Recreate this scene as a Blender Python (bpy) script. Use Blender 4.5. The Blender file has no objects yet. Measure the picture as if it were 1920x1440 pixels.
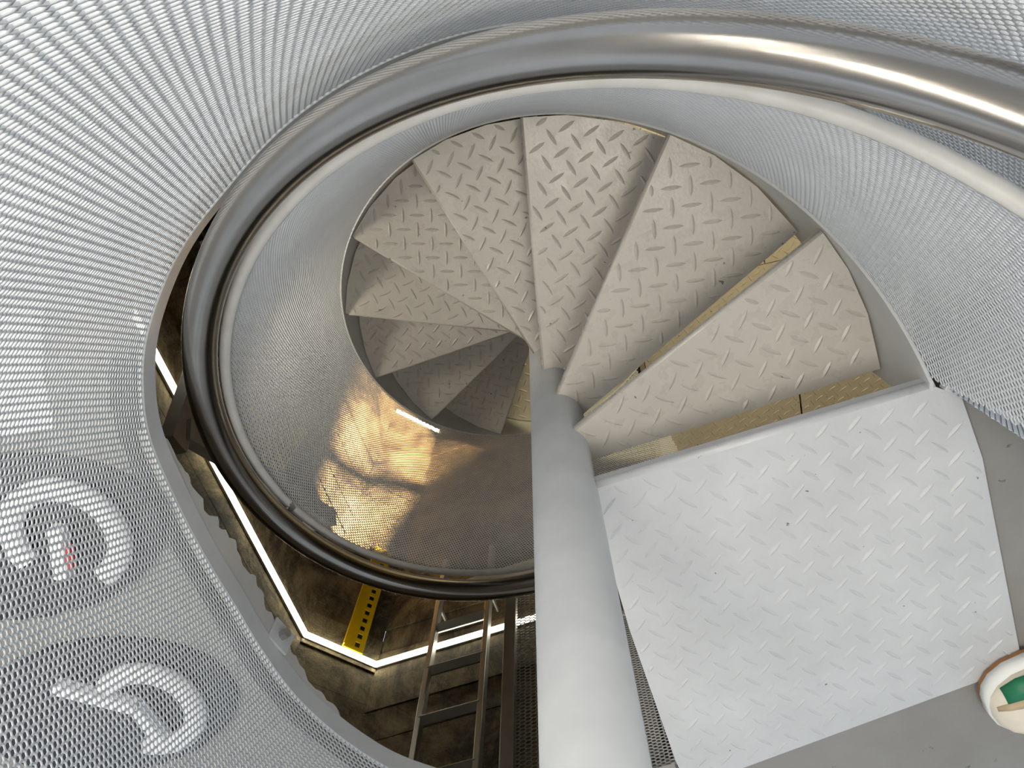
import bpy, bmesh, math, random
import numpy as np
from mathutils import Vector, Matrix

random.seed(7)
rng = np.random.default_rng(7)
S = 0.8                      # model units -> metres (applied to every mesh and location at the end)
scene = bpy.context.scene
COL = scene.collection

# ------------------------------------------------------------------ camera
CAMX = Vector((0.97148, -0.23668, -0.01457))
CAMYD = Vector((-0.21539, -0.90642, 0.36333))
CAMF = Vector((-0.0992, -0.34983, -0.93155))
CPOS = Vector((0.09097, 0.77092, 1.31645))
cam_d = bpy.data.cameras.new('camera')
cam = bpy.data.objects.new('camera', cam_d)
COL.objects.link(cam)
m = Matrix((CAMX, -CAMYD, -CAMF)).transposed().to_4x4()
m.translation = CPOS * S
cam.matrix_world = m
cam_d.sensor_width = 36.0
cam_d.lens = 1340.0 * 36.0 / 1920.0
cam_d.clip_start = 0.01
scene.camera = cam

# ------------------------------------------------------------------ world and exposure
W = bpy.data.worlds.new('daylight')
scene.world = W
W.use_nodes = True
bg = W.node_tree.nodes['Background']
bg.inputs[0].default_value = (0.76, 0.88, 1.0, 1)
bg.inputs[1].default_value = 1.4
vs = scene.view_settings
vs.view_transform = 'Standard'
vs.look = 'None'
vs.gamma = 1.0
vs.use_curve_mapping = False
vs.exposure = -0.12

# ------------------------------------------------------------------ materials
def new_mat(name):
    mt = bpy.data.materials.new(name)
    mt.use_nodes = True
    nt = mt.node_tree
    return mt, nt, nt.nodes['Principled BSDF']

def ramp(nt, fac, stops):
    r = nt.nodes.new('ShaderNodeValToRGB')
    el = r.color_ramp.elements
    while len(el) < len(stops):
        el.new(0.5)
    for e, (p, c) in zip(el, stops):
        e.position = p
        e.color = (c[0], c[1], c[2], 1)
    nt.links.new(fac, r.inputs[0])
    return r.outputs[0]

def noise(nt, scale, detail=4, rough=0.55, stretch=None, dist=0.0):
    g = nt.nodes.new('ShaderNodeNewGeometry')
    out = g.outputs['Position']
    if stretch:
        mp = nt.nodes.new('ShaderNodeMapping')
        mp.inputs['Scale'].default_value = stretch
        nt.links.new(out, mp.inputs[0])
        out = mp.outputs[0]
    n = nt.nodes.new('ShaderNodeTexNoise')
    n.inputs['Scale'].default_value = scale
    n.inputs['Detail'].default_value = detail
    n.inputs['Roughness'].default_value = rough
    n.inputs['Distortion'].default_value = dist
    nt.links.new(out, n.inputs['Vector'])
    return n.outputs[0]

def mix(nt, a, b, fac, mode='MIX'):
    x = nt.nodes.new('ShaderNodeMix')
    x.data_type = 'RGBA'
    x.blend_type = mode
    if isinstance(fac, float):
        x.inputs[0].default_value = fac
    else:
        nt.links.new(fac, x.inputs[0])
    for k, v in ((6, a), (7, b)):
        if isinstance(v, tuple):
            x.inputs[k].default_value = (v[0], v[1], v[2], 1)
        else:
            nt.links.new(v, x.inputs[k])
    return x.outputs[2]

def bump(nt, bsdf, h, strength, dist=0.002):
    b = nt.nodes.new('ShaderNodeBump')
    b.inputs['Strength'].default_value = strength
    b.inputs['Distance'].default_value = dist
    nt.links.new(h, b.inputs['Height'])
    nt.links.new(b.outputs[0], bsdf.inputs['Normal'])

def plain(name, col, rough=0.5, metal=0.0, var=0.0, scale=8.0, spec=0.5):
    mt, nt, b = new_mat(name)
    b.inputs['Roughness'].default_value = rough
    b.inputs['Metallic'].default_value = metal
    b.inputs['Specular IOR Level'].default_value = spec
    n = noise(nt, scale, 5)
    lo = tuple(c * (1 - var) for c in col)
    hi = tuple(min(1, c * (1 + var)) for c in col)
    nt.links.new(ramp(nt, n, [(0.3, lo), (0.7, hi)]), b.inputs['Base Color'])
    return mt

def emit(name, col, strength):
    mt, nt, b = new_mat(name)
    b.inputs['Base Color'].default_value = (0.9, 0.9, 0.9, 1)
    b.inputs['Emission Color'].default_value = (*col, 1)
    b.inputs['Emission Strength'].default_value = strength
    return mt

def tread_paint(name, col, rough, spots):
    mt, nt, b = new_mat(name)
    base = ramp(nt, noise(nt, 5.0, 5, 0.6), [(0.3, tuple(c * 0.9 for c in col)), (0.7, tuple(c * 1.05 for c in col))])
    sp = ramp(nt, noise(nt, 55.0, 2, 0.5), [(0.0, (0, 0, 0)), (spots, (0, 0, 0)), (spots + 0.025, (1, 1, 1))])
    grime = mix(nt, base, (0.16, 0.15, 0.13), sp)
    sm = ramp(nt, noise(nt, 22.0, 6, 0.75, dist=0.6), [(0.0, (0, 0, 0)), (0.62, (0, 0, 0)), (0.80, (0.45, 0.45, 0.45))])
    grime = mix(nt, grime, (0.33, 0.30, 0.26), sm)
    nt.links.new(grime, b.inputs['Base Color'])
    rr = ramp(nt, noise(nt, 30.0, 4), [(0.3, (rough - 0.07,) * 3), (0.7, (rough + 0.1,) * 3)])
    nt.links.new(rr, b.inputs['Roughness'])
    bump(nt, b, noise(nt, 120.0, 4), 0.4, 0.002)
    return mt

M = {}
M['tread'] = tread_paint('grey_tread_paint', (0.50, 0.475, 0.435), 0.29, 0.725)
M['landing'] = tread_paint('pale_landing_paint', (0.535, 0.545, 0.56), 0.36, 0.735)
M['mesh'] = plain('pale_grey_mesh_paint', (0.63, 0.655, 0.685), 0.38, 0.0, 0.05)
M['steelpaint'] = plain('pale_grey_steel_paint', (0.52, 0.53, 0.535), 0.38, 0.0, 0.08)
M['pole'] = plain('pole_paint', (0.43, 0.445, 0.46), 0.30, 0.0, 0.06, 14.0)
M['rim'] = plain('rim_paint', (0.58, 0.57, 0.55), 0.4, 0.0, 0.08, 20.0)

mt, nt, b = new_mat('brushed_stainless')
b.inputs['Metallic'].default_value = 1.0
nt.links.new(ramp(nt, noise(nt, 6.0, 4), [(0.3, (0.37, 0.345, 0.32)), (0.7, (0.46, 0.435, 0.41))]), b.inputs['Base Color'])
b.inputs['Roughness'].default_value = 0.19
M['stainless'] = mt

mt, nt, b = new_mat('stained_concrete')
c1 = ramp(nt, noise(nt, 1.9, 9, 0.72, dist=1.2), [(0.36, (0.022, 0.015, 0.008)), (0.46, (0.14, 0.105, 0.058)), (0.56, (0.32, 0.25, 0.14)), (0.8, (0.46, 0.39, 0.25))])
c2 = ramp(nt, noise(nt, 10.0, 9, 0.75, (1, 1, 0.4)), [(0.36, (0.22, 0.18, 0.14)), (0.54, (1, 1, 1))])
c3 = mix(nt, c1, c2, 0.8, 'MULTIPLY')
nt.links.new(c3, b.inputs['Base Color'])
b.inputs['Roughness'].default_value = 0.85
bump(nt, b, noise(nt, 18.0, 9, 0.75), 1.0, 0.04)
M['concrete'] = mt

mt, nt, b = new_mat('grey_floor_paint')
c1 = ramp(nt, noise(nt, 3.0, 7, 0.6), [(0.3, (0.215, 0.205, 0.19)), (0.7, (0.285, 0.275, 0.26))])
sp = ramp(nt, noise(nt, 38.0, 3, 0.6), [(0.0, (0, 0, 0)), (0.69, (0, 0, 0)), (0.73, (0.8,) * 3)])
nt.links.new(mix(nt, c1, (0.10, 0.095, 0.085), sp), b.inputs['Base Color'])
b.inputs['Roughness'].default_value = 0.6
bump(nt, b, noise(nt, 60.0, 5), 0.2, 0.004)
M['floor'] = mt

M['plaster'] = plain('rough_cement', (0.47, 0.455, 0.43), 0.9, 0, 0.1, 12)
M['led'] = emit('led_diffuser', (1.0, 0.95, 0.74), 13.0)
M['lamp'] = emit('lamp_diffuser', (1.0, 0.925, 0.80), 20.0)
M['ceiling'] = plain('ceiling_paint', (0.42, 0.40, 0.38), 0.8, 0, 0.05)
M['alu'] = plain('dull_aluminium', (0.42, 0.42, 0.41), 0.42, 0.7, 0.12, 10)
M['yellow'] = plain('yellow_paint', (0.78, 0.52, 0.01), 0.4, 0, 0.08, 10)
M['brownsteel'] = plain('brown_steel_paint', (0.27, 0.24, 0.21), 0.5, 0.0, 0.12, 12)
M['cream'] = plain('cream_paint', (0.66, 0.61, 0.52), 0.5, 0, 0.05)
M['black'] = plain('black_rubber', (0.018, 0.018, 0.02), 0.6, 0, 0.2)
M['white'] = plain('white_plastic', (0.82, 0.83, 0.84), 0.35, 0, 0.03)
M['lit_floor'] = plain('lit_floor_white', (0.85, 0.86, 0.87), 0.5, 0, 0.03)  # near-white colour carries the bright light on the floor beyond the guard
M['red'] = plain('red_plastic', (0.55, 0.05, 0.05), 0.4, 0, 0.05)
M['leather'] = plain('cream_leather', (0.76, 0.68, 0.56), 0.5, 0, 0.05, 30)
M['tan'] = plain('tan_suede', (0.52, 0.40, 0.25), 0.8, 0, 0.1, 60)
M['green'] = plain('green_leather', (0.01, 0.17, 0.075), 0.45, 0, 0.1, 30)
M['gum'] = plain('gum_rubber', (0.32, 0.14, 0.05), 0.6, 0, 0.1)
M['solewhite'] = plain('white_rubber', (0.80, 0.80, 0.77), 0.5, 0, 0.03)
M['slot_shade'] = plain('dark_gap', (0.03, 0.027, 0.022), 0.9, 0, 0.2)  # near-black colour for the shade inside the channel slots
M['denim'] = plain('dark_cloth', (0.05, 0.055, 0.07), 0.9, 0, 0.2, 60)

# ------------------------------------------------------------------ helpers
def link(o, parent=None):
    COL.objects.link(o)
    if parent is not None:
        o.parent = parent
    return o

def mesh_np(name, V, F, mat, parent=None, smooth=False, kind=None):
    me = bpy.data.meshes.new(name)
    if isinstance(F, np.ndarray) and F.ndim == 2:
        n = F.shape[1]
        me.vertices.add(len(V)); me.vertices.foreach_set('co', np.asarray(V, np.float32).ravel())
        me.loops.add(F.size); me.loops.foreach_set('vertex_index', F.astype(np.int32).ravel())
        me.polygons.add(len(F)); me.polygons.foreach_set('loop_start', np.arange(0, F.size, n, dtype=np.int32))
        me.update(calc_edges=True)
    else:
        me.from_pydata([tuple(v) for v in V], [], [tuple(int(k) for k in f) for f in F])
        me.update()
    me.validate()
    me.materials.append(M[mat])
    if smooth:
        me.shade_smooth()
    o = bpy.data.objects.new(name, me)
    if kind:
        o['kind'] = kind
    return link(o, parent)

def thing(name, label, cat, loc=(0, 0, 0), group=None):
    o = bpy.data.objects.new(name, None)
    o.empty_display_size = 0.05
    o.location = loc
    link(o)
    o['label'] = label
    o['category'] = cat
    if group:
        o['group'] = group
    return o

def tag(o, label, cat, group=None):
    o['label'] = label; o['category'] = cat
    if group:
        o['group'] = group
    return o

def struct(o):
    o['kind'] = 'structure'
    return o

def rel(V, root):
    """world-space vertices -> local to an unrotated root Empty"""
    if root is None:
        return np.asarray(V, float)
    return np.asarray(V, float) - np.array(root.location)[None, :]

def box_frame(P, Q, w, t, side=None):
    """bar from P to Q, w wide along 'side', t thick"""
    P = np.array(P, float); Q = np.array(Q, float)
    d = Q - P; d /= np.linalg.norm(d)
    if side is None:
        side = np.array([0, 0, 1.0]) if abs(d[2]) < 0.9 else np.array([1.0, 0, 0])
    s = np.array(side, float); s -= d * (s @ d); s /= np.linalg.norm(s)
    n = np.cross(d, s)
    V = []
    for X in (P, Q):
        for a, b_ in ((-1, -1), (1, -1), (1, 1), (-1, 1)):
            V.append(X + s * a * w / 2 + n * b_ * t / 2)
    F = [(3, 2, 1, 0), (4, 5, 6, 7)] + [(k, (k + 1) % 4, 4 + (k + 1) % 4, 4 + k) for k in range(4)]
    return V, F

def bevel(o, w=0.003, seg=2):
    bm = bmesh.new(); bm.from_mesh(o.data)
    bmesh.ops.bevel(bm, geom=list(bm.edges), offset=w, segments=seg, affect='EDGES', profile=0.5)
    bm.normal_update(); bm.to_mesh(o.data); bm.free()
    return o

def bar(name, P, Q, w, t, mat, parent=None, side=None, bev=0.003):
    V, F = box_frame(P, Q, w, t, side)
    o = mesh_np(name, rel(V, parent), F, mat, parent)
    if bev:
        bevel(o, bev)
    return o

def sweep(pts, prof, closed_prof=True, up=None):
    """sweep a closed 2D profile (outward, up) along pts using the outward (radial) and up frame"""
    pts = np.asarray(pts, float); n = len(pts); k = len(prof)
    T = np.gradient(pts, axis=0); T /= np.linalg.norm(T, axis=1)[:, None]
    V = np.zeros((n, k, 3))
    for i in range(n):
        rad = np.array([pts[i, 0], pts[i, 1], 0.0]) if up is None else np.cross(T[i], up)
        rad = rad - T[i] * (rad @ T[i]); rad /= np.linalg.norm(rad)
        u = np.cross(rad, T[i])
        if u[2] < 0:
            u = -u
        for j, (a, b_) in enumerate(prof):
            V[i, j] = pts[i] + rad * a + u * b_
    F = []
    for i in range(n - 1):
        for j in range(k):
            F.append((i * k + j, i * k + (j + 1) % k, (i + 1) * k + (j + 1) % k, (i + 1) * k + j))
    F.append(tuple(range(k))); F.append(tuple((n - 1) * k + j for j in reversed(range(k))))
    return V.reshape(-1, 3), F

def circle_prof(r, k=20):
    return [(r * math.cos(2 * math.pi * j / k), r * math.sin(2 * math.pi * j / k)) for j in range(k)]

def rect_prof(w, h, c=0.25):
    c = min(w, h) * c
    x, y = w / 2, h / 2
    return [(-x + c, -y), (x - c, -y), (x, -y + c), (x, y - c), (x - c, y), (-x + c, y), (-x, y - c), (-x, -y + c)]

def cyl(name, P, Q, r, mat, parent=None, k=16, r2=None, smooth=True):
    P = np.array(P, float); Q = np.array(Q, float); r2 = r if r2 is None else r2
    d = Q - P; d /= np.linalg.norm(d)
    a = np.cross(d, [0, 0, 1.0]) if abs(d[2]) < 0.9 else np.cross(d, [1.0, 0, 0])
    a /= np.linalg.norm(a); b_ = np.cross(d, a)
    V = []
    for X, rr in ((P, r), (Q, r2)):
        for j in range(k):
            t = 2 * math.pi * j / k
            V.append(X + rr * (math.cos(t) * a + math.sin(t) * b_))
    F = [(j, (j + 1) % k, k + (j + 1) % k, k + j) for j in range(k)] + [tuple(reversed(range(k))), tuple(range(k, 2 * k))]
    o = mesh_np(name, rel(V, parent), F, mat, parent)
    if smooth:
        for pl in o.data.polygons:
            pl.use_smooth = len(pl.vertices) == 4
    return o

# ------------------------------------------------------------------ stair geometry
RP = 0.0698
R0 = 0.75
H = 0.2042
PH = math.radians(26.087)
T0 = math.radians(6.016)
NOSE = [7.0, 31.0, 58.0, 84.1, 109.9, 136.8, 162.6, 188.2, 214.7, 241.6]
def nose_angle(i):
    return math.radians(NOSE[i]) if i < len(NOSE) else T0 + PH * i
def zs(th):
    return -H * (th - T0) / PH
def rim_rz(th):
    u = (np.maximum(th, math.radians(50)) - 2.4) / 2
    return 0.7838 - 0.0252 * u + 0.0316 * u ** 2 + 0.0166 * u ** 3, zs(th) + 0.9533 + 0.1655 * u - 0.0919 * u ** 2 + 0.0187 * u ** 3
def rail_rz(th):
    u = (np.maximum(th, math.radians(35)) - 2.4) / 2
    return 0.8152 - 0.0384 * u - 0.0157 * u ** 2 - 0.0094 * u ** 3, zs(th) + 1.0131 + 0.0998 * u + 0.103 * u ** 2 - 0.0021 * u ** 3
UPT = np.radians([-6, 5, 30, 60, 90, 110, 121, 131, 145, 156, 166, 176, 187, 197, 208, 228, 250, 277])
UPR = np.array([.95, .935, .915, .905, .905, .898, .889, .897, .896, .874, .830, .803, .790, .806, .837, .886, .895, .86])
def up_r(th):
    acc = 0
    for d in (-0.05, -0.025, 0, 0.025, 0.05):
        acc = acc + np.interp(th + d, UPT, UPR)
    return acc / 5

# ------------------------------------------------------------------ setting: upper floor slab, tower walls, lower floor
def slab():
    hole = []
    for t in np.radians(np.arange(-6, 278, 4)):
        r = up_r(t) + 0.075 if t > math.radians(11) else 0.79 if t < math.radians(5) else 0.80
        hole.append((r * math.cos(t), r * math.sin(t)))
    for t in np.radians([280, 282, 284, 290, 300, 310, 320, 330, 340, 348]):
        r = np.interp(t, np.radians([278, 281, 284, 300, 345, 354]), [.95, .94, .845, .80, .80, .79])
        hole.append((r * math.cos(t), r * math.sin(t)))
    n = len(hole)
    def outer(x, y):
        s = 3.2 / max(abs(x), abs(y)); return (x * s, y * s)
    out = [outer(*q) for q in hole]
    V = []; F = []
    for z in (-0.012, -0.10):
        V += [(x, y, z) for x, y in hole] + [(x, y, z) for x, y in out]
    for i in range(n):
        j = (i + 1) % n
        F.append((i, n + i, n + j, j))
        F.append((2 * n + i, 2 * n + j, 3 * n + j, 3 * n + i))
        F.append((i, j, 2 * n + j, 2 * n + i))
        F.append((n + i, 3 * n + i, 3 * n + j, n + j))
    return struct(mesh_np('floor', V, F, 'floor'))
floor = slab()

CAB = np.array([-1.828, -1.727]); CBC = np.array([-1.475, -2.050])
CA2 = np.array([-2.105, 1.80]); CC2 = np.array([1.95, -1.629])
ZT, ZB = -0.10, -6.0
def wall(name, a, b_, inward, bands):
    a = np.array(a); b_ = np.array(b_)
    e = b_ - a; L = np.linalg.norm(e); e /= L
    n = np.array([-e[1], e[0]])
    if n @ (np.array(inward) - a) < 0:
        n = -n
    p0 = (*(a - n * 0.09), (ZT + ZB) / 2); p1 = (*(b_ - n * 0.09), (ZT + ZB) / 2)
    w = struct(bar(name, p0, p1, ZT - ZB, 0.15, 'concrete', bev=0))
    z = ZT; k = 0
    while bands and z > ZB + 0.05:
        hb = random.uniform(0.19, 0.27)
        z2 = max(ZB, z - hb)
        proud = random.uniform(0.0, 0.012)
        zc = (z + z2) / 2
        # two or three cast blocks per course
        cuts = [0.0] + sorted(random.uniform(0.25, 0.75) * L for _ in range(1 if L > 1 else 0)) + [L]
        for c0, c1 in zip(cuts[:-1], cuts[1:]):
            pr = proud + random.uniform(-0.003, 0.004)
            q0 = a + e * (c0 + 0.003) - n * (0.016 - pr); q1 = a + e * (c1 - 0.003) - n * (0.016 - pr)
            V, F = box_frame((*q0, zc), (*q1, zc), z - z2 - 0.007, 0.04, (0, 0, 1))
            o = mesh_np('concrete_course', V, F, 'concrete', w)
        z = z2; k += 1
    return w
wall('wall_left', CAB, CA2, (0, 0), True)
wall('wall_corner', CBC, CAB, (0, 0), True)
wall('wall_back', CC2, CBC, (0, 0), True)
wall('wall_right', CC2, (2.05, 1.85), (0, 0), False)
wall('wall_front', (2.05, 1.85), CA2, (0, 0), False)
struct(bar('floor_lower', (-2.3, 0, -6.05), (2.3, 0, -6.05), 4.6, 0.1, 'concrete', side=(0, 1, 0), bev=0))

# upper room: low walls with an open window band, corner posts and a ceiling
for nm, a, b_ in (('left', (-3.2, -3.2), (-3.2, 3.2)), ('right', (3.2, -3.2), (3.2, 3.2)), ('front', (-3.1, 3.2), (3.1, 3.2)), ('back', (-3.1, -3.2), (3.1, -3.2))):
    struct(bar('wall_upper_' + nm, (*a, 0.40), (*b_, 0.40), 0.82, 0.12, 'plaster', side=(0, 0, 1), bev=0))
for k, (x, y) in enumerate(((-3.2, -3.2), (-3.2, 3.2), (3.2, 3.2), (3.2, -3.2))):
    struct(bar('trim_%d' % (k + 1), (x, y, 0.81), (x, y, 2.75), 0.16, 0.16, 'plaster', bev=0))
struct(bar('ceiling', (-3.3, 0, 2.80), (3.3, 0, 2.80), 6.6, 0.1, 'ceiling', side=(0, 1, 0), bev=0))
def panel_lamp(label, a, b_, w=0.22):
    t = thing('ceiling_lamp', label, 'light', ((a[0] + b_[0]) / 2, (a[1] + b_[1]) / 2, 2.74))
    bar('housing', (*a, 2.735), (*b_, 2.735), w + 0.04, 0.03, 'steelpaint', t, side=(1, 0, 0))
    bar('diffuser', (*a, 2.712), (*b_, 2.712), w, 0.02, 'lamp', t, side=(1, 0, 0))
panel_lamp('warm white ceiling lamp above the left side of the stair guard', (-1.15, -0.60), (-1.20, 0.90))
panel_lamp('warm white ceiling lamp above the landing plate', (1.0, 0.1), (1.0, 0.50))
panel_lamp('warm white ceiling lamp added above the stair to brighten the lower treads', (0.35, 0.05), (0.35, 0.95), 0.5)  # added lamp, brightens the lower treads from above
panel_lamp('broad ceiling lamp added to whiten the floor beyond the guard', (-1.4, 1.1), (-1.2, 2.9), 0.6)  # added lamp, pushes the floor behind the mesh towards white
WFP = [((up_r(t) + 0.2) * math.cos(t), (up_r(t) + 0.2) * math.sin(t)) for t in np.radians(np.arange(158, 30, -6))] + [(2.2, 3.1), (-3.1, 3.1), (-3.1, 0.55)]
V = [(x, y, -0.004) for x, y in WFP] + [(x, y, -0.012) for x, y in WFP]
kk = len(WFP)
wf = mesh_np('lit_floor_sheet', V, [tuple(range(kk)), tuple(reversed(range(kk, 2 * kk)))] + [(i, kk + i, kk + (i + 1) % kk, (i + 1) % kk) for i in range(kk)], 'lit_floor')  # white sheet added on the slab so the floor here looks brightly lit
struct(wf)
# ------------------------------------------------------------------ expanded metal
def strands(A, B, Wv, Tv):
    """boxes without end caps: A,B (n,3) ends, Wv,Tv half width / half thickness vectors"""
    n = len(A)
    V = np.stack([A - Wv - Tv, A + Wv - Tv, A + Wv + Tv, A - Wv + Tv,
                  B - Wv - Tv, B + Wv - Tv, B + Wv + Tv, B - Wv + Tv], axis=1).reshape(-1, 3)
    q = np.array([[0, 1, 5, 4], [1, 2, 6, 5], [2, 3, 7, 6], [3, 0, 4, 7]])
    F = (np.arange(n)[:, None, None] * 8 + q[None]).reshape(-1, 4)
    return V, F

def expanded(name, mapf, inside, ubox, P, q, tilt, lw, bw, beta, mat, parent, amp=0.16, th=0.0009, gamma=0.0):
    """raised expanded metal on a developable sheet (u along, v up): zigzag long strands plus slanted short strands"""
    u0, u1, v0, v1 = ubox
    ct, st = math.cos(tilt), math.sin(tilt)
    e1 = np.array([ct, -st]); e2 = np.array([st, ct])
    cor = np.array([[u0, v0], [u1, v0], [u0, v1], [u1, v1]])
    a = cor @ e1; b_ = cor @ e2
    K = np.arange(math.floor(a.min() / P), math.ceil(a.max() / P) + 1)
    J = np.arange(math.floor(b_.min() / (q / 2)), math.ceil(b_.max() / (q / 2)) + 1)
    KK, JJ = np.meshgrid(K, J, indexing='ij'); KK = KK.ravel(); JJ = JJ.ravel()
    def node(k, j):
        s = np.where((k + j) % 2 == 0, 1.0, -1.0)
        x = k * P + s * amp * P; y = j * (q / 2)
        return x[:, None] * e1[None] + y[:, None] * e2[None]
    n0 = node(KK, JJ); n1 = node(KK, JJ + 1)
    right = (KK + JJ) % 2 == 0
    bA = node(KK[right], JJ[right]); bB = node(KK[right] + 1, JJ[right])
    def seg(A2, B2, wdir2, half, nrm_mix):
        mid = (A2 + B2) / 2
        ok = inside(mid[:, 0], mid[:, 1]) & inside(A2[:, 0], A2[:, 1]) & inside(B2[:, 0], B2[:, 1])
        A2 = A2[ok]; B2 = B2[ok]; mid = mid[ok]
        A = mapf(A2[:, 0], A2[:, 1]); B = mapf(B2[:, 0], B2[:, 1]); C0 = mapf(mid[:, 0], mid[:, 1])
        h = 1e-4
        Wd = (mapf(mid[:, 0] + wdir2[0] * h, mid[:, 1] + wdir2[1] * h) - C0) / h
        D = B - A; D /= np.linalg.norm(D, axis=1)[:, None]
        Wd -= D * (Wd * D).sum(1)[:, None]; Wd /= np.linalg.norm(Wd, axis=1)[:, None]
        N = np.cross(D, Wd)
        flip = (N[:, 0] * C0[:, 0] + N[:, 1] * C0[:, 1]) < 0
        N[flip] *= -1
        Wt = Wd * math.cos(nrm_mix) + N * math.sin(nrm_mix)
        Nt = np.cross(D, Wt)
        return strands(A, B, Wt * half, Nt * th)
    V1, F1 = seg(n0, n1, e1, lw / 2, gamma)
    V2, F2 = seg(bA, bB, e2, bw / 2, beta)
    V = np.concatenate([V1, V2]); F = np.concatenate([F1, F2 + len(V1)])
    return mesh_np(name, rel(V, parent), F, mat, parent, kind='stuff')

# ------------------------------------------------------------------ spiral staircase
stair = thing('spiral_staircase', 'grey painted steel spiral staircase winding down around a round centre pole', 'staircase', (0, 0, -5.99))

def lugs(poly, z, ang, pitch=0.0455, L=0.054, w=0.0125, hgt=0.0034):
    """raised lozenge pattern clipped to polygon (list of xy)"""
    P = np.array(poly); c = P.mean(0)
    ca, sa = math.cos(ang), math.sin(ang)
    ex = np.array([ca, sa]); ey = np.array([-sa, ca])
    Nn = int(1.6 / pitch) + 2
    off = rng.uniform(-0.5, 0.5, 2)
    V = []; F = []
    n = len(P)
    area = 0.5 * sum(P[i][0] * P[(i + 1) % n][1] - P[(i + 1) % n][0] * P[i][1] for i in range(n))
    sg = 1 if area > 0 else -1
    def clip(pt):
        """signed inset distance, convex enough polygon"""
        inside = False
        dmin = 9
        for i in range(n):
            a = P[i]; b_ = P[(i + 1) % n]
            if (a[1] > pt[1]) != (b_[1] > pt[1]) and pt[0] < (b_[0] - a[0]) * (pt[1] - a[1]) / (b_[1] - a[1]) + a[0]:
                inside = not inside
            ab = b_ - a; t = np.clip(((pt - a) @ ab) / (ab @ ab + 1e-12), 0, 1)
            dmin = min(dmin, np.linalg.norm(a + t * ab - pt))
        return dmin if inside else -dmin
    for i in range(-Nn, Nn):
        for j in range(-Nn, Nn):
            ctr = c + ex * (i + off[0]) * pitch + ey * (j + off[1]) * pitch
            if abs(ctr - c).max() > 0.75:
                continue
            d = ctr - c
            dd = clip(ctr)
            if dd < 0.001:
                continue
            dirv, per = (ex, ey) if (i + j) % 2 == 0 else (ey, ex)
            Lh = L / 2
            if dd < Lh:
                # shorten to stay on the plate
                while Lh > 0.012 and (clip(ctr + dirv * Lh) < 0.002 or clip(ctr - dirv * Lh) < 0.002):
                    Lh -= 0.004
                if Lh <= 0.012:
                    continue
            k = len(V)
            jit = rng.uniform(0.92, 1.06)
            for a, b_ in ((1, 0), (0.5, 0.78), (0, 1), (-0.5, 0.78), (-1, 0), (-0.5, -0.78), (0, -1), (0.5, -0.78)):
                q = ctr + dirv * Lh * a + per * (w / 2) * b_ * jit
                V.append((q[0], q[1], z - 0.0004))
            for a in (0.62, 0.0, -0.62):
                q = ctr + dirv * Lh * a
                V.append((q[0], q[1], z + hgt * (1 if a == 0 else 0.8)))
            A_, B_, C_ = k + 8, k + 9, k + 10
            F += [(k, k + 1, A_), (k + 1, k + 2, B_, A_), (k + 2, k + 3, C_, B_), (k + 3, k + 4, C_),
                  (k + 4, k + 5, C_), (k + 5, k + 6, B_, C_), (k + 6, k + 7, A_, B_), (k + 7, k, A_)]
    return V, F

def plate_with_nose(name, poly, nose, z, mat, parent, rho=0.007, drop=0.014, th=0.006):
    """flat plate polygon whose edge poly[0]->poly[1] is the nose; the nose is rolled over and turned down"""
    P = [np.array(p, float) for p in poly]
    a, b_ = P[0], P[1]
    e = (b_ - a) / np.linalg.norm(b_ - a)
    cen = np.mean(P, axis=0)
    n = np.array([-e[1], e[0]])
    if n @ (cen - a) > 0:
        n = -n
    Q = [a - n * rho, b_ - n * rho] + P[2:]
    k = len(Q)
    V = [(q[0], q[1], z) for q in Q] + [(q[0], q[1], z - th) for q in Q]
    F = [tuple(range(k)), tuple(reversed(range(k, 2 * k)))]
    for i in range(k):
        j = (i + 1) % k
        if i != 0:
            F.append((i, j, k + j, k + i))
    prof = [(rho * math.sin(t), -rho * (1 - math.cos(t))) for t in np.linspace(0, math.pi / 2, 6)] + [(rho, -drop), (rho - th, -drop), (rho - th, -rho)]
    base = len(V)
    for X in (Q[0], Q[1]):
        for (o_, dz) in prof:
            V.append((X[0] + n[0] * o_, X[1] + n[1] * o_, z + dz))
    m_ = len(prof)
    for i in range(m_ - 1):
        F.append((base + i, base + i + 1, base + m_ + i + 1, base + m_ + i))
    F.append(tuple(base + i for i in range(m_))); F.append(tuple(base + m_ + i for i in reversed(range(m_))))
    bm = bmesh.new()
    vs_ = [bm.verts.new(v) for v in rel(V, parent)]
    for f in F:
        try:
            bm.faces.new([vs_[i] for i in f])
        except ValueError:
            pass
    bmesh.ops.remove_doubles(bm, verts=bm.verts, dist=1e-5)
    bmesh.ops.recalc_face_normals(bm, faces=bm.faces)
    me = bpy.data.meshes.new(name); bm.to_mesh(me); bm.free()
    me.materials.append(M[mat])
    for pl in me.polygons:
        nz = pl.normal.z
        pl.use_smooth = 0.05 < nz < 0.999
    o = bpy.data.objects.new(name, me)
    link(o, parent)
    return o, [q for q in Q]

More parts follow.
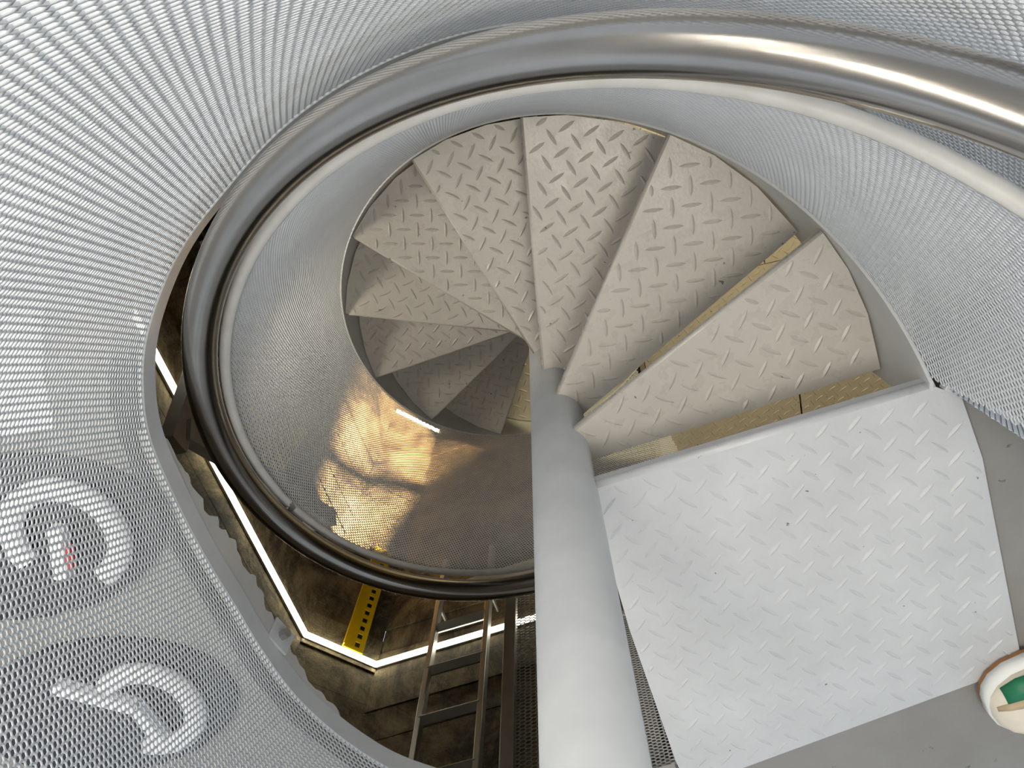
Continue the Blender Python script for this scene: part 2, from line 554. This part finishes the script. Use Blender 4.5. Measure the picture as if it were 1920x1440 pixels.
pol = lambda r, t: (r * math.cos(t), r * math.sin(t))
LUGANG = [65, 72, 8, 35, 65, 0, 25, 52, 88, 75]
NT = 13
for i in range(1, NT):
    a = nose_angle(i)
    z = -i * H
    back = (nose_angle(i - 1) if i > 1 else math.radians(7.0)) - math.radians(3.6)
    poly = [pol(RP * 1.0, a + 0.40), pol(R0 - 0.002, a)]
    sp = a - back
    for f, r in ((0.30, R0 - 0.002), (0.62, R0 - 0.004), (1.0, R0 - 0.005)):
        poly.append(pol(r, a - sp * f))
    poly += [pol(RP, a - math.radians(60)), pol(RP * 0.8, a - 0.6), pol(RP * 0.8, a)]
    tr, Q = plate_with_nose('tread', poly, None, z, 'tread', stair)
    ang = math.radians((LUGANG[i] if i < len(LUGANG) else rng.uniform(0, 90)) - 13.7)
    V, F = lugs(Q[:6], z, ang)
    mesh_np('raised_lug_pattern', rel(V, stair), F, 'tread', tr, kind='stuff')

# landing plate at the top
land = [(0.063, 0.019), (0.757, 0.090), (0.806, 0.049), (0.846, -0.104), (0.931, -0.672), (0.263, -0.853), (0.125, -0.890), (0.108, -0.79), (0.069, -0.368), (0.055, -0.06)]
tr, Q = plate_with_nose('landing_plate', land, None, 0.0, 'landing', stair, rho=0.012, drop=0.03)
tr['label'] = 'pale diamond plate at the head of the stair'
V, F = lugs(Q, 0.0, math.radians(60 - 13.7))
mesh_np('raised_lug_pattern', rel(V, stair), F, 'landing', tr, kind='stuff')

cyl('centre_pole', (0, 0, -5.99), (0, 0, 2.2), RP, 'pole', stair, 48)

# helical stringer
tt = np.radians(np.arange(1, math.degrees(nose_angle(NT - 1)) + 1, 3.0))
pts = np.c_[(R0 + 0.004) * np.cos(tt), (R0 + 0.004) * np.sin(tt), zs(tt) - 0.10]
def ribbon(th, r_in, r_out, z_lo, z_hi):
    n = len(th); V = np.zeros((n, 4, 3))
    for j, (r, z) in enumerate(((r_in, z_lo), (r_out, z_lo), (r_out, z_hi), (r_in, z_hi))):
        V[:, j, 0] = r * np.cos(th); V[:, j, 1] = r * np.sin(th); V[:, j, 2] = z
    F = []
    for i in range(n - 1):
        for j in range(4):
            F.append((i * 4 + j, (i + 1) * 4 + j, (i + 1) * 4 + (j + 1) % 4, i * 4 + (j + 1) % 4))
    F += [(3, 2, 1, 0), tuple((n - 1) * 4 + j for j in range(4))]
    return V.reshape(-1, 3), F
V, F = ribbon(tt, R0, R0 + 0.008, zs(tt) - 0.34, np.minimum(zs(tt) + 0.012, np.where(tt < math.radians(6.5), -0.004, 1.0)))
st = mesh_np('stringer', rel(V, stair), F, 'steelpaint', stair)
# lower guard screen
TG0, TG1 = math.radians(7.5), math.radians(300)
def g_map(u, v):
    th = u / R0
    rr, zr = rim_rz(th); z0 = zs(th)
    f = np.clip((v - z0) / (zr - z0), 0, 1)
    r = R0 + 0.004 + (rr - R0 - 0.004) * f
    return np.c_[r * np.cos(th), r * np.sin(th), v]
def g_in(u, v):
    th = u / R0
    rr, zr = rim_rz(th)
    return (th > TG0) & (th < TG1) & (v > zs(th) + 0.017) & (v < zr)
expanded('guard_screen', g_map, g_in, (TG0 * R0, TG1 * R0, -2.6, 1.2), 0.0108, 0.0092, math.radians(31),
         0.0031, 0.0026, math.radians(32), 'mesh', stair, amp=0.20, th=0.0007)
tt = np.radians(np.arange(8, 300, 2.5))
r_, z_ = rim_rz(tt)
V, F = sweep(np.c_[r_ * np.cos(tt), r_ * np.sin(tt), z_], rect_prof(0.024, 0.022, 0.32))
mesh_np('guard_rim', rel(V, stair), F, 'rim', stair, smooth=True)
# handrail
tt = np.radians(np.arange(16, 300, 2.0))
r_, z_ = rail_rz(tt)
V, F = sweep(np.c_[r_ * np.cos(tt), r_ * np.sin(tt), z_], circle_prof(0.0345, 28))
hr = mesh_np('handrail', rel(V, stair), F, 'stainless', stair, smooth=True)
for t in (186,):
    t = math.radians(t)
    ra, za = rail_rz(t); rb, zb = rim_rz(t)
    A = np.array([ra * math.cos(t), ra * math.sin(t), za - 0.02]); B = np.array([rb * math.cos(t), rb * math.sin(t), zb])
    o = cyl('handrail_bracket', rel([A], stair)[0], rel([B], stair)[0], 0.008, 'stainless', None, 12)
    o.parent = hr
    o = cyl('bracket_nut', rel([A * 0.25 + B * 0.75], stair)[0], rel([A * 0.05 + B * 0.95], stair)[0], 0.019, 'alu', None, 6, smooth=False)
    o.parent = hr

# flared screen beside the landing
flare = thing('landing_guard', 'pale mesh guard flaring out from the stair head along the grey floor', 'guard', (0.84, 0.02, 0))
FP = np.array([(0.772, 0.078), (0.836, 0.03), (0.928, -0.045), (1.05, -0.14)])
FL = np.r_[0, np.cumsum(np.linalg.norm(np.diff(FP, axis=0), axis=1))]
def f_map(u, v):
    return np.c_[np.interp(u, FL, FP[:, 0]), np.interp(u, FL, FP[:, 1]), v]
expanded('screen', f_map, lambda u, v: (u > 0) & (u < FL[-1]) & (v > 0.012) & (v < 0.78), (0, FL[-1], 0, 0.8), 0.0125, 0.0105,
         math.radians(31), 0.0034, 0.0042, math.radians(38), 'mesh', flare, amp=0.17, th=0.0007)
for k in range(3):
    bar('foot_bar', (*FP[k], 0.0), (*FP[k + 1], 0.0), 0.022, 0.012, 'steelpaint', flare)
bar('post', (*FP[-1], 0), (*FP[-1], 0.79), 0.03, 0.03, 'steelpaint', flare)
bar('top_bar', (*FP[0], 0.785), (*FP[-1], 0.785), 0.02, 0.02, 'steelpaint', flare)

# skirt under the landing's open side
skirt = thing('mesh_skirt', 'pale fine mesh skirt hanging behind the open side of the landing plate', 'guard', (0.08, -0.90, -0.7))
SP = np.array([pol(0.905, t) for t in np.radians(np.arange(258, 302, 4))])
SL = np.r_[0, np.cumsum(np.linalg.norm(np.diff(SP, axis=0), axis=1))]
def s_map(u, v):
    return np.c_[np.interp(u, SL, SP[:, 0]), np.interp(u, SL, SP[:, 1]), v]
expanded('screen', s_map, lambda u, v: (u > 0) & (u < SL[-1]) & (v > -0.7) & (v < -0.012), (0, SL[-1], -0.7, 0), 0.0124, 0.0102,
         0.0, 0.0041, 0.0034, math.radians(0), 'mesh', skirt, amp=0.17, th=0.0008)
for k in range(len(SP) - 1):
    bar('bottom_bar', (*SP[k], -0.7), (*SP[k + 1], -0.7), 0.02, 0.012, 'steelpaint', skirt)

# ------------------------------------------------------------------ upper guard around the opening
upper = thing('guard_enclosure', 'tall pale expanded metal guard wrapped around the stair opening on the upper floor', 'guard', (0, 0.9, 0))
TU = np.radians(np.arange(12, 277.5, 1.0))
UR = up_r(TU)
UX = np.c_[UR * np.cos(TU), UR * np.sin(TU)]
UL = np.r_[0, np.cumsum(np.linalg.norm(np.diff(UX, axis=0), axis=1))]
HU = 1.12
def u_map(u, v):
    return np.c_[np.interp(u, UL, UX[:, 0]), np.interp(u, UL, UX[:, 1]), v]
expanded('screen', u_map, lambda u, v: (u > 0) & (u < UL[-1]) & (v > 0.0) & (v < HU), (0, UL[-1], 0, HU), 0.0124, 0.0102,
         math.radians(-22), 0.0040, 0.0027, math.radians(18), 'mesh', upper, amp=0.17, th=0.0008)
V, F = ribbon(TU, UR - 0.004, UR + 0.006, -0.045 + 0 * TU, 0.004 + 0 * TU)
mesh_np('bottom_flange', rel(V, upper), F, 'steelpaint', upper)
V, F = ribbon(TU, UR - 0.012, UR + 0.012, HU - 0.012 + 0 * TU, HU + 0.012 + 0 * TU)
mesh_np('top_rim', rel(V, upper), F, 'rim', upper)
# rough cement edge below the flange
tc = np.radians(np.arange(158, 217, 0.7))
env = np.interp(np.degrees(tc), [158, 163, 175, 190, 204, 217], [0.045, 0.065, 0.10, 0.11, 0.09, 0.045])
jag = env + np.convolve(rng.normal(0, 0.012, len(tc)), [0.25, 0.5, 0.25], 'same')
rc = up_r(tc)
V, F = ribbon(tc, rc + 0.000, rc + 0.05, -jag, -0.04 + 0 * tc)
mesh_np('cement_edge', rel(V, upper), F, 'plaster', upper)['label'] = 'rough grey cement edge with a jagged lower line'
# bracket with bolt
tb = math.radians(199)
rb = up_r(tb) - 0.006
c = np.array([rb * math.cos(tb), rb * math.sin(tb), -0.075]); tn = np.array([-math.sin(tb), math.cos(tb), 0]); rd = np.array([math.cos(tb), math.sin(tb), 0])
br = bar('bolt_plate', c - tn * 0.035, c + tn * 0.035, 0.07, 0.008, 'steelpaint', upper)
o = cyl('bolt', rel([c - rd * 0.003], upper)[0], rel([c - rd * 0.022], upper)[0], 0.013, 'alu', None, 6, smooth=False)
o.parent = br

# ------------------------------------------------------------------ things on the upper floor seen through the guard
def dark_ring(name, label, c, r, a0, a1, stem, red):
    t = thing(name, label, 'equipment', (*c, -0.012))
    V = []; k = 28
    for z in (0, 0.02):
        for j in range(k):
            a = 2 * math.pi * j / k
            V.append((c[0] - 0.14 + 0.34 * math.cos(a), c[1] + 0.20 * math.sin(a), -0.012 + z))
    F = [(j, (j + 1) % k, k + (j + 1) % k, k + j) for j in range(k)] + [tuple(reversed(range(k))), tuple(range(k, 2 * k))]
    mesh_np('base_disc', rel(V, t), F, 'black', t)
    tt = np.linspace(a0, a1, 26)
    pts = np.c_[c[0] + r * np.cos(tt), c[1] + r * np.sin(tt), 0.035 + 0 * tt]
    V, F = sweep(pts, rect_prof(0.05, 0.035, 0.3), up=np.array([0, 0, 1.0]))
    mesh_np('ring', rel(V, t), F, 'white', t, smooth=True)
    for (p, q) in stem:
        bar('arm', (c[0] + p[0], c[1] + p[1], 0.04), (c[0] + q[0], c[1] + q[1], 0.04), 0.03, 0.03, 'white', t)
    if red:
        bar('tag', (c[0] + 0.02, c[1] - 0.01, 0.06), (c[0] + 0.0, c[1] - 0.06, 0.06), 0.02, 0.012, 'red', t)
    return t
dark_ring('ring_fixture', 'white ring with a red tab on a black disc behind the guard', (-1.05, 0.17), 0.115, math.radians(-70), math.radians(200),
          [((0.0, 0.03), (-0.045, -0.09))], True)
dark_ring('ring_fixture', 'white ring with one long arm on a black disc behind the guard', (-1.075, -0.315), 0.11, math.radians(-120), math.radians(130),
          [((-0.02, 0.02), (-0.18, 0.12)), ((-0.02, 0.02), (0.0, -0.09))], False)

# ------------------------------------------------------------------ LED strips on the tower walls
ZL = -2.0
ctr = np.array([0.0, 0.0])
def led(a, b_, z, label, h=0.026):
    a = np.array(a); b_ = np.array(b_)
    e = (b_ - a) / np.linalg.norm(b_ - a); n = np.array([-e[1], e[0]])
    if n @ (-a) < 0:
        n = -n
    a = a + n * 0.03; b_ = b_ + n * 0.03
    mid = (a + b_) / 2
    t = thing('led_strip', label, 'light', (*mid, z), 'LED strips on the tower walls')
    bar('profile', (*(a - n * 0.012), z), (*(b_ - n * 0.012), z), h + 0.006, 0.014, 'alu', t, side=(0, 0, 1), bev=0)
    bar('diffuser', (*(a + n * 0.005), z), (*(b_ + n * 0.005), z), h, 0.02, 'led', t, side=(0, 0, 1), bev=0.002)
A_far = CAB + (CA2 - CAB) / np.linalg.norm(CA2 - CAB) * 2.4
led(CAB, A_far, ZL, 'longest glowing LED strip, running along the left concrete wall')
led(CAB, CBC, ZL, 'short glowing LED strip across the angled wall corner, touching the yellow channel')
led(CBC, CBC + (CC2 - CBC) / np.linalg.norm(CC2 - CBC) * 1.9, ZL, 'glowing LED strip passing behind the ladder on the back wall')
led(CAB + (CBC - CAB) * 0.0, CBC, -5.25, 'lowest LED strip, seen through the stair guard mesh', 0.04)

# ------------------------------------------------------------------ lower platform
ZP = -2.65
plat = thing('platform', 'lower steel platform of diamond plates and bar grating below the stair', 'platform', (1.0, -0.3, ZP - 0.1))
def diamond_plate(poly, ang):
    V = [(x, y, ZP) for x, y in poly] + [(x, y, ZP - 0.008) for x, y in poly]
    k = len(poly)
    F = [tuple(range(k)), tuple(reversed(range(k, 2 * k)))] + [(i, k + i, k + (i + 1) % k, (i + 1) % k) for i in range(k)]
    o = mesh_np('diamond_plate', rel(V, plat), F, 'tread', plat)
    V, F = lugs(poly, ZP, ang)
    mesh_np('raised_lug_pattern', rel(V, plat), F, 'tread', o, kind='stuff')
diamond_plate([(0.46, -1.55), (1.315, -1.45), (1.315, -0.35), (0.46, -0.35)], 0.5)
diamond_plate([(1.325, -1.45), (2.0, -1.40), (2.0, -0.35), (1.325, -0.35)], 0.5)
diamond_plate([(0.30, -0.345), (1.20, -0.345), (1.20, 0.75), (0.30, 0.75)], 0.9)
diamond_plate([(1.21, -0.345), (2.0, -0.345), (2.0, 0.75), (1.21, 0.75)], 0.9)
for x in (-0.22, 0.44):
    bar('grating_frame', (x, -1.56, ZP - 0.01), (x, -0.35, ZP - 0.01), 0.03, 0.04, 'brownsteel', plat, side=(1, 0, 0))
for y in np.arange(-1.55, -0.36, 0.034):
    bar('grating_bar', (-0.22, y, ZP - 0.01), (0.44, y, ZP - 0.01), 0.03, 0.009, 'black', plat, side=(0, 0, 1), bev=0)
for x in np.arange(-0.20, 0.43, 0.040):
    bar('grating_bar', (x, -1.56, ZP - 0.006), (x, -0.35, ZP - 0.006), 0.012, 0.010, 'black', plat, side=(0, 0, 1), bev=0)
bar('pan', (0.11, -1.56, ZP - 0.12), (0.11, -0.35, ZP - 0.12), 0.64, 0.006, 'tread', plat, side=(1, 0, 0), bev=0)
for y in (-1.5, -0.36, 0.7):
    bar('joist', (0.3, y, ZP - 0.07), (1.98, y, ZP - 0.07), 0.12, 0.05, 'brownsteel', plat, side=(0, 0, 1))

# ------------------------------------------------------------------ yellow slotted channel on the angled wall
ych = thing('slotted_channel', 'yellow slotted steel channel running down the angled concrete wall', 'channel', (-1.60, -1.90, -3.05))
eB = (CBC - CAB) / np.linalg.norm(CBC - CAB); nB = np.array([-eB[1], eB[0]])
if nB @ (-CAB) < 0: nB = -nB
y0 = np.array([-1.632, -1.906]) + nB * 0.035
zt, zb = -2.03, -3.05
bar('web', (*y0, zt), (*y0, zb), 0.055, 0.006, 'yellow', ych, side=(*eB, 0), bev=0.001)
w1 = y0 - eB * 0.027 + nB * 0.012
bar('flange', (*w1, zt), (*w1, zb), 0.03, 0.006, 'yellow', ych, side=(*nB, 0), bev=0.001)
w2 = y0 + eB * 0.03 + nB * 0.0
for s_, wd in ((0.0, 0.02), (0.055, 0.03)):
    q = y0 + eB * (0.032 + s_)
    bar('slot_side', (*q, zt), (*q, zb), wd, 0.005, 'yellow', ych, side=(*eB, 0), bev=0.001)
z = zt
while z > zb:
    q = y0 + eB * 0.0585
    bar('slot_bridge', (*q, z), (*q, z - 0.032), 0.034, 0.005, 'yellow', ych, side=(*eB, 0), bev=0)
    z -= 0.072
q = y0 + eB * 0.0585 - nB * 0.02
bar('back_strip', (*q, zt), (*q, zb), 0.05, 0.003, 'slot_shade', ych, side=(*eB, 0), bev=0)  # dark strip set behind the slots as the shade inside them

# ------------------------------------------------------------------ aluminium ladder on the back wall
lad = thing('ladder', 'dull aluminium ladder hung against the back concrete wall beside the mesh gate', 'ladder', (-0.89, -1.83, -2.65))
RA = np.array([-1.050, -1.842]); RB = np.array([-0.728, -1.806])
for q in (RA, RB):
    bar('side_rail', (*q, -2.65), (*q, -0.72), 0.045, 0.03, 'alu', lad, side=(0.12, -0.99, 0))
z = -1.0
while z > -2.55:
    bar('rung', (*RA, z), (*RB, z), 0.05, 0.032, 'alu', lad, side=(0.06, -0.6, 0.8), bev=0.004)
    z -= 0.332

for q, zz in ((RA, -0.9), (RB, -0.9), (RA, -2.2), (RB, -2.2)):
    bar('standoff', (*q, zz), (q[0] + 0.016, q[1] - 0.15, zz), 0.03, 0.012, 'alu', lad)

# ------------------------------------------------------------------ mesh gate
gate = thing('mesh_gate', 'grey framed wire mesh gate beside the ladder on the back wall', 'gate', (-0.3, -1.60, -1.95))
g0 = np.array([-0.546, -1.634]); g1 = np.array([0.05, -1.56])
for q in (g0, g1):
    bar('post', (*q, -1.93), (*q, -0.66), 0.06, 0.05, 'alu', gate)
bar('top_rail', (*g0, -0.69), (*g1, -0.69), 0.05, 0.04, 'alu', gate)
bar('bottom_rail', (*g0, -1.90), (*g1, -1.90), 0.05, 0.04, 'alu', gate)
gl = np.linalg.norm(g1 - g0); ge = (g1 - g0) / gl
def gt_map(u, v):
    return np.c_[g0[0] + ge[0] * u, g0[1] + ge[1] * u, v]
expanded('screen', gt_map, lambda u, v: (u > 0.02) & (u < gl - 0.02) & (v > -1.89) & (v < -0.7), (0, gl, -1.9, -0.7), 0.026, 0.020,
         math.radians(0), 0.005, 0.005, math.radians(30), 'alu', gate, amp=0.25, th=0.001)
tag(bar('floor_beam', (-0.80, -1.60, -1.99), (1.93, -1.25, -1.99), 0.05, 0.075, 'cream', None), 'cream painted beam under the mesh gate', 'beam')
tag(bar('wall_block', (-0.40, -1.66, -0.62), (0.3, -1.57, -0.62), 0.06, 0.10, 'cream', None), 'cream block above the top of the mesh gate', 'block')

# ------------------------------------------------------------------ braces and wire panel by the left wall
AP = np.array([-1.652, -0.13, -1.43])
tag(bar('steel_brace', AP + [0, -0.05, 0.06], (-1.70, 0.50, -3.05), 0.11, 0.07, 'brownsteel', None, side=(0, 1, 0.4)), 'brown steel brace leaning toward the upper left, crossing the LED strip', 'brace', 'steel braces')
tag(bar('steel_brace', AP + [0.02, -0.02, -0.03], (-1.60, -1.25, -2.45), 0.10, 0.07, 'brownsteel', None, side=(0, -0.6, 0.8)), 'brown steel brace sloping down toward the yellow channel', 'brace', 'steel braces')
tag(bar('wall_bracket', AP + [-0.03, -0.02, 0.0], (-1.96, -0.15, -1.43), 0.10, 0.08, 'brownsteel', None), 'short brown steel bracket holding the two braces to the left wall', 'bracket')
tag(bar('wall_bracket', (-1.70, 0.47, -3.0), (-1.97, 0.45, -3.0), 0.10, 0.08, 'brownsteel', None), 'brown steel bracket at the foot of the brace leaning to the upper left', 'bracket')
tag(bar('wall_bracket', (-1.60, -1.21, -2.41), (-1.83, -1.23, -2.41), 0.10, 0.08, 'brownsteel', None), 'brown steel bracket at the foot of the brace nearest the yellow channel', 'bracket')
wp = thing('wire_panel', 'rectangular wire grid panel between the two brown braces', 'panel', (-1.62, -0.35, -2.5))
for y in np.arange(-0.75, 0.30, 0.032):
    zt_ = -1.5 - abs(y + 0.13) * 0.85
    cyl('wire', (-1.64, y, zt_ - 0.05), (-1.66, y, -2.9), 0.0035, 'yellow', wp, 6)
for z in np.arange(-2.9, -1.62, 0.045):
    half = (-1.5 - z) / 0.85 - 0.06
    ya, yb = max(-0.75, -0.13 - half), min(0.30, -0.13 + half)
    cyl('wire', (-1.645, ya, z), (-1.645, yb, z), 0.0035, 'yellow', wp, 6)

# ------------------------------------------------------------------ warm floodlight low in the tower, added in place of sunlight
def flood(name, label, loc, target, power, size, col, half=None, soft=0.012, zmount=-0.1):
    t = thing(name, label, 'light', loc)
    d = (Vector(target) - Vector(loc)).normalized()
    L = np.array(loc); D = np.array(d)
    cyl('housing', L - D * 0.10, L - D * 0.01, 0.06, 'black', t, 20, 0.085)
    B0 = L - D * 0.09
    bar('bracket', B0, (B0[0], B0[1], zmount), 0.04, 0.01, 'black', t)
    if half:
        side = np.cross(D, [0, 0, 1.0]); side /= np.linalg.norm(side)
        for sg in (-1, 1):
            c0 = L + side * sg * (0.16 * math.tan(half) + 0.002) + D * 0.16
            bar('light_flap', c0, L + side * sg * 0.12 + D * 0.005, 0.26, 0.004, 'black', t, side=(0, 0, 1), bev=0)  # flaps added to limit the width of the lit patch
        Q0 = np.array([-1.87, -1.00, -3.12]); Q1 = np.array([-1.50, -2.03, -4.15])
        bar('shadow_bar', L + (Q0 - L) * 0.14, L + (Q1 - L) * 0.14, 0.020, 0.006, 'black', t, bev=0)  # bar added in the beam to cast a dark band on the wall
    ld = bpy.data.lights.new(name + '_lamp', 'SPOT')
    ld.energy = power; ld.color = col; ld.spot_size = size; ld.spot_blend = 0.12; ld.shadow_soft_size = soft
    lo = bpy.data.objects.new('lamp', ld)
    link(lo, t)
    lo.location = (0, 0, 0)
    lo.rotation_euler = d.to_track_quat('-Z', 'Y').to_euler()
    return t
flood('floodlight', 'black floodlight added low in the tower, standing in for sunlight on the corner', (0.35, -1.42, -3.4), (-1.78, -1.60, -4.02), 9000.0, math.radians(58), (1.0, 0.68, 0.38), math.radians(10), 0.012, -2.66)  # added lamp, makes the sunlit patches on the wall corner
flood('floodlight', 'black floodlight added under the upper floor to brighten the platform', (1.55, 0.9, -0.8), (1.15, -0.75, -2.65), 170.0, math.radians(72), (1.0, 0.82, 0.46))  # added lamp, gives the platform its yellow light

flood('floodlight', 'black floodlight under the upper floor shining through the guard at the middle steps', (-1.55, 0.75, -0.25), (-0.38, 0.15, -1.3), 105.0, math.radians(62), (1.0, 0.89, 0.72), None, 0.22, -0.1)

# ------------------------------------------------------------------ sneaker at the right edge
def sneaker():
    loc = np.array([1.070, -0.690, 0.0035])
    t = thing('sneaker', 'cream sneaker with white sole and green side panel on the grey floor', 'shoe', tuple(loc))
    ax = np.array([-0.96, -0.20, 0]); ax /= np.linalg.norm(ax)     # toe direction
    sd = np.array([-ax[1], ax[0], 0])
    up = np.array([0, 0, 1.0])
    # stations from heel (-0.21) to toe (0.24): x, half width left/right, top height
    st_ = [(-0.215, 0.03, 0.15), (-0.20, 0.055, 0.18), (-0.15, 0.072, 0.20), (-0.08, 0.076, 0.19), (0.0, 0.083, 0.165), (0.07, 0.092, 0.13),
           (0.13, 0.096, 0.105), (0.18, 0.088, 0.092), (0.215, 0.068, 0.08), (0.235, 0.042, 0.065), (0.243, 0.015, 0.05)]
    def loft(sections, k):
        V = [p for s_ in sections for p in s_]; F = []
        n = len(sections)
        for i in range(n - 1):
            for j in range(k):
                F.append((i * k + j, i * k + (j + 1) % k, (i + 1) * k + (j + 1) % k, (i + 1) * k + j))
        F += [tuple(reversed(range(k))), tuple((n - 1) * k + j for j in range(k))]
        return V, F
    def sole(grow, z0, z1, k=8):
        secs = []
        for (x, w, h) in st_:
            w_ = w + grow; x_ = x * (1 + grow * 1.5)
            pr = [(-w_, z0), (w_, z0), (w_ * 1.02, (z0 + z1) / 2), (w_ * 0.98, z1), (-w_ * 0.98, z1), (-w_ * 1.02, (z0 + z1) / 2)]
            secs.append([loc + ax * x_ + sd * a + up * b_ for a, b_ in pr])
        return loft(secs, 6)
    V, F = sole(0.001, 0.0, 0.016)
    mesh_np('outsole', rel(V, t), F, 'gum', t)
    V, F = sole(0.007, 0.014, 0.045)
    mesh_np('midsole', rel(V, t), F, 'solewhite', t, smooth=True)
    secs = []
    for (x, w, h) in st_:
        sec = []
        for a in np.linspace(0, math.pi, 13):
            ca, sa = math.cos(a), math.sin(a)
            sec.append(loc + ax * x + sd * w * np.sign(ca) * abs(ca) ** 0.7 + up * (0.04 + (h - 0.04) * sa ** 0.75))
        secs.append(sec)
    V, F = loft(secs, 13)
    mesh_np('upper', rel(V, t), F, 'leather', t, smooth=True)
    def patch(name, mat, i0, i1, j0, j1, off):
        S2 = []
        for i in range(i0, i1 + 1):
            c0 = loc + ax * st_[i][0] + up * 0.05
            S2.append([p + (p - c0) / np.linalg.norm(p - c0) * off for p in secs[i][j0:j1 + 1]])
        k = j1 - j0 + 1; V = [p for s_ in S2 for p in s_]
        F = [(a * k + b_, a * k + b_ + 1, (a + 1) * k + b_ + 1, (a + 1) * k + b_) for a in range(len(S2) - 1) for b_ in range(k - 1)]
        o = mesh_np(name, rel(V, t), F, mat, t, smooth=True)
        sm = o.modifiers.new('thick', 'SOLIDIFY'); sm.thickness = 0.004
        return o
    patch('green_panel', 'green', 2, 8, 8, 11, 0.006)
    patch('green_panel', 'green', 2, 6, 1, 4, 0.006)
    patch('tan_overlay', 'tan', 4, 9, 7, 8, 0.004)
    for k_, x in enumerate((0.135, 0.165, 0.15, 0.18)):
        s_ = 0.022 * (1 if k_ % 2 else -1)
        hh = np.interp(x, [q[0] for q in st_], [q[2] for q in st_])
        p = loc + ax * x + sd * s_ + up * (hh - 0.004)
        cyl('vent_hole', p, p + up * 0.0025, 0.004, 'black', t, 8)
    for x in (-0.03, 0.0, 0.03, 0.06):
        hh = np.interp(x, [q[0] for q in st_], [q[2] for q in st_])
        bar('lace', loc + ax * x + sd * 0.035 + up * (hh - 0.004), loc + ax * x - sd * 0.035 + up * (hh - 0.004), 0.012, 0.008, 'solewhite', t)
    secs2 = []
    for z, r in ((0.15, 0.052), (0.24, 0.055), (0.36, 0.062), (0.5, 0.075)):
        secs2.append([loc + ax * (-0.115) + up * z + ax * r * math.cos(a) * 1.1 + sd * r * math.sin(a) for a in np.linspace(0, 2 * math.pi, 16, endpoint=False)])
    V, F = loft(secs2, 16)
    mesh_np('trouser_leg', rel(V, t), F, 'denim', t, smooth=True)
sneaker()

# ------------------------------------------------------------------ global scale
done = set()
for o in bpy.data.objects:
    if o == cam:
        continue
    o.location = o.location * S
    if o.type == 'MESH' and o.data.name not in done:
        o.data.transform(Matrix.Scale(S, 4)); done.add(o.data.name)
        for md in o.modifiers:
            if md.type == 'SOLIDIFY':
                md.thickness *= S
    if o.type == 'LIGHT':
        o.data.energy *= S * S
        o.data.shadow_soft_size *= S
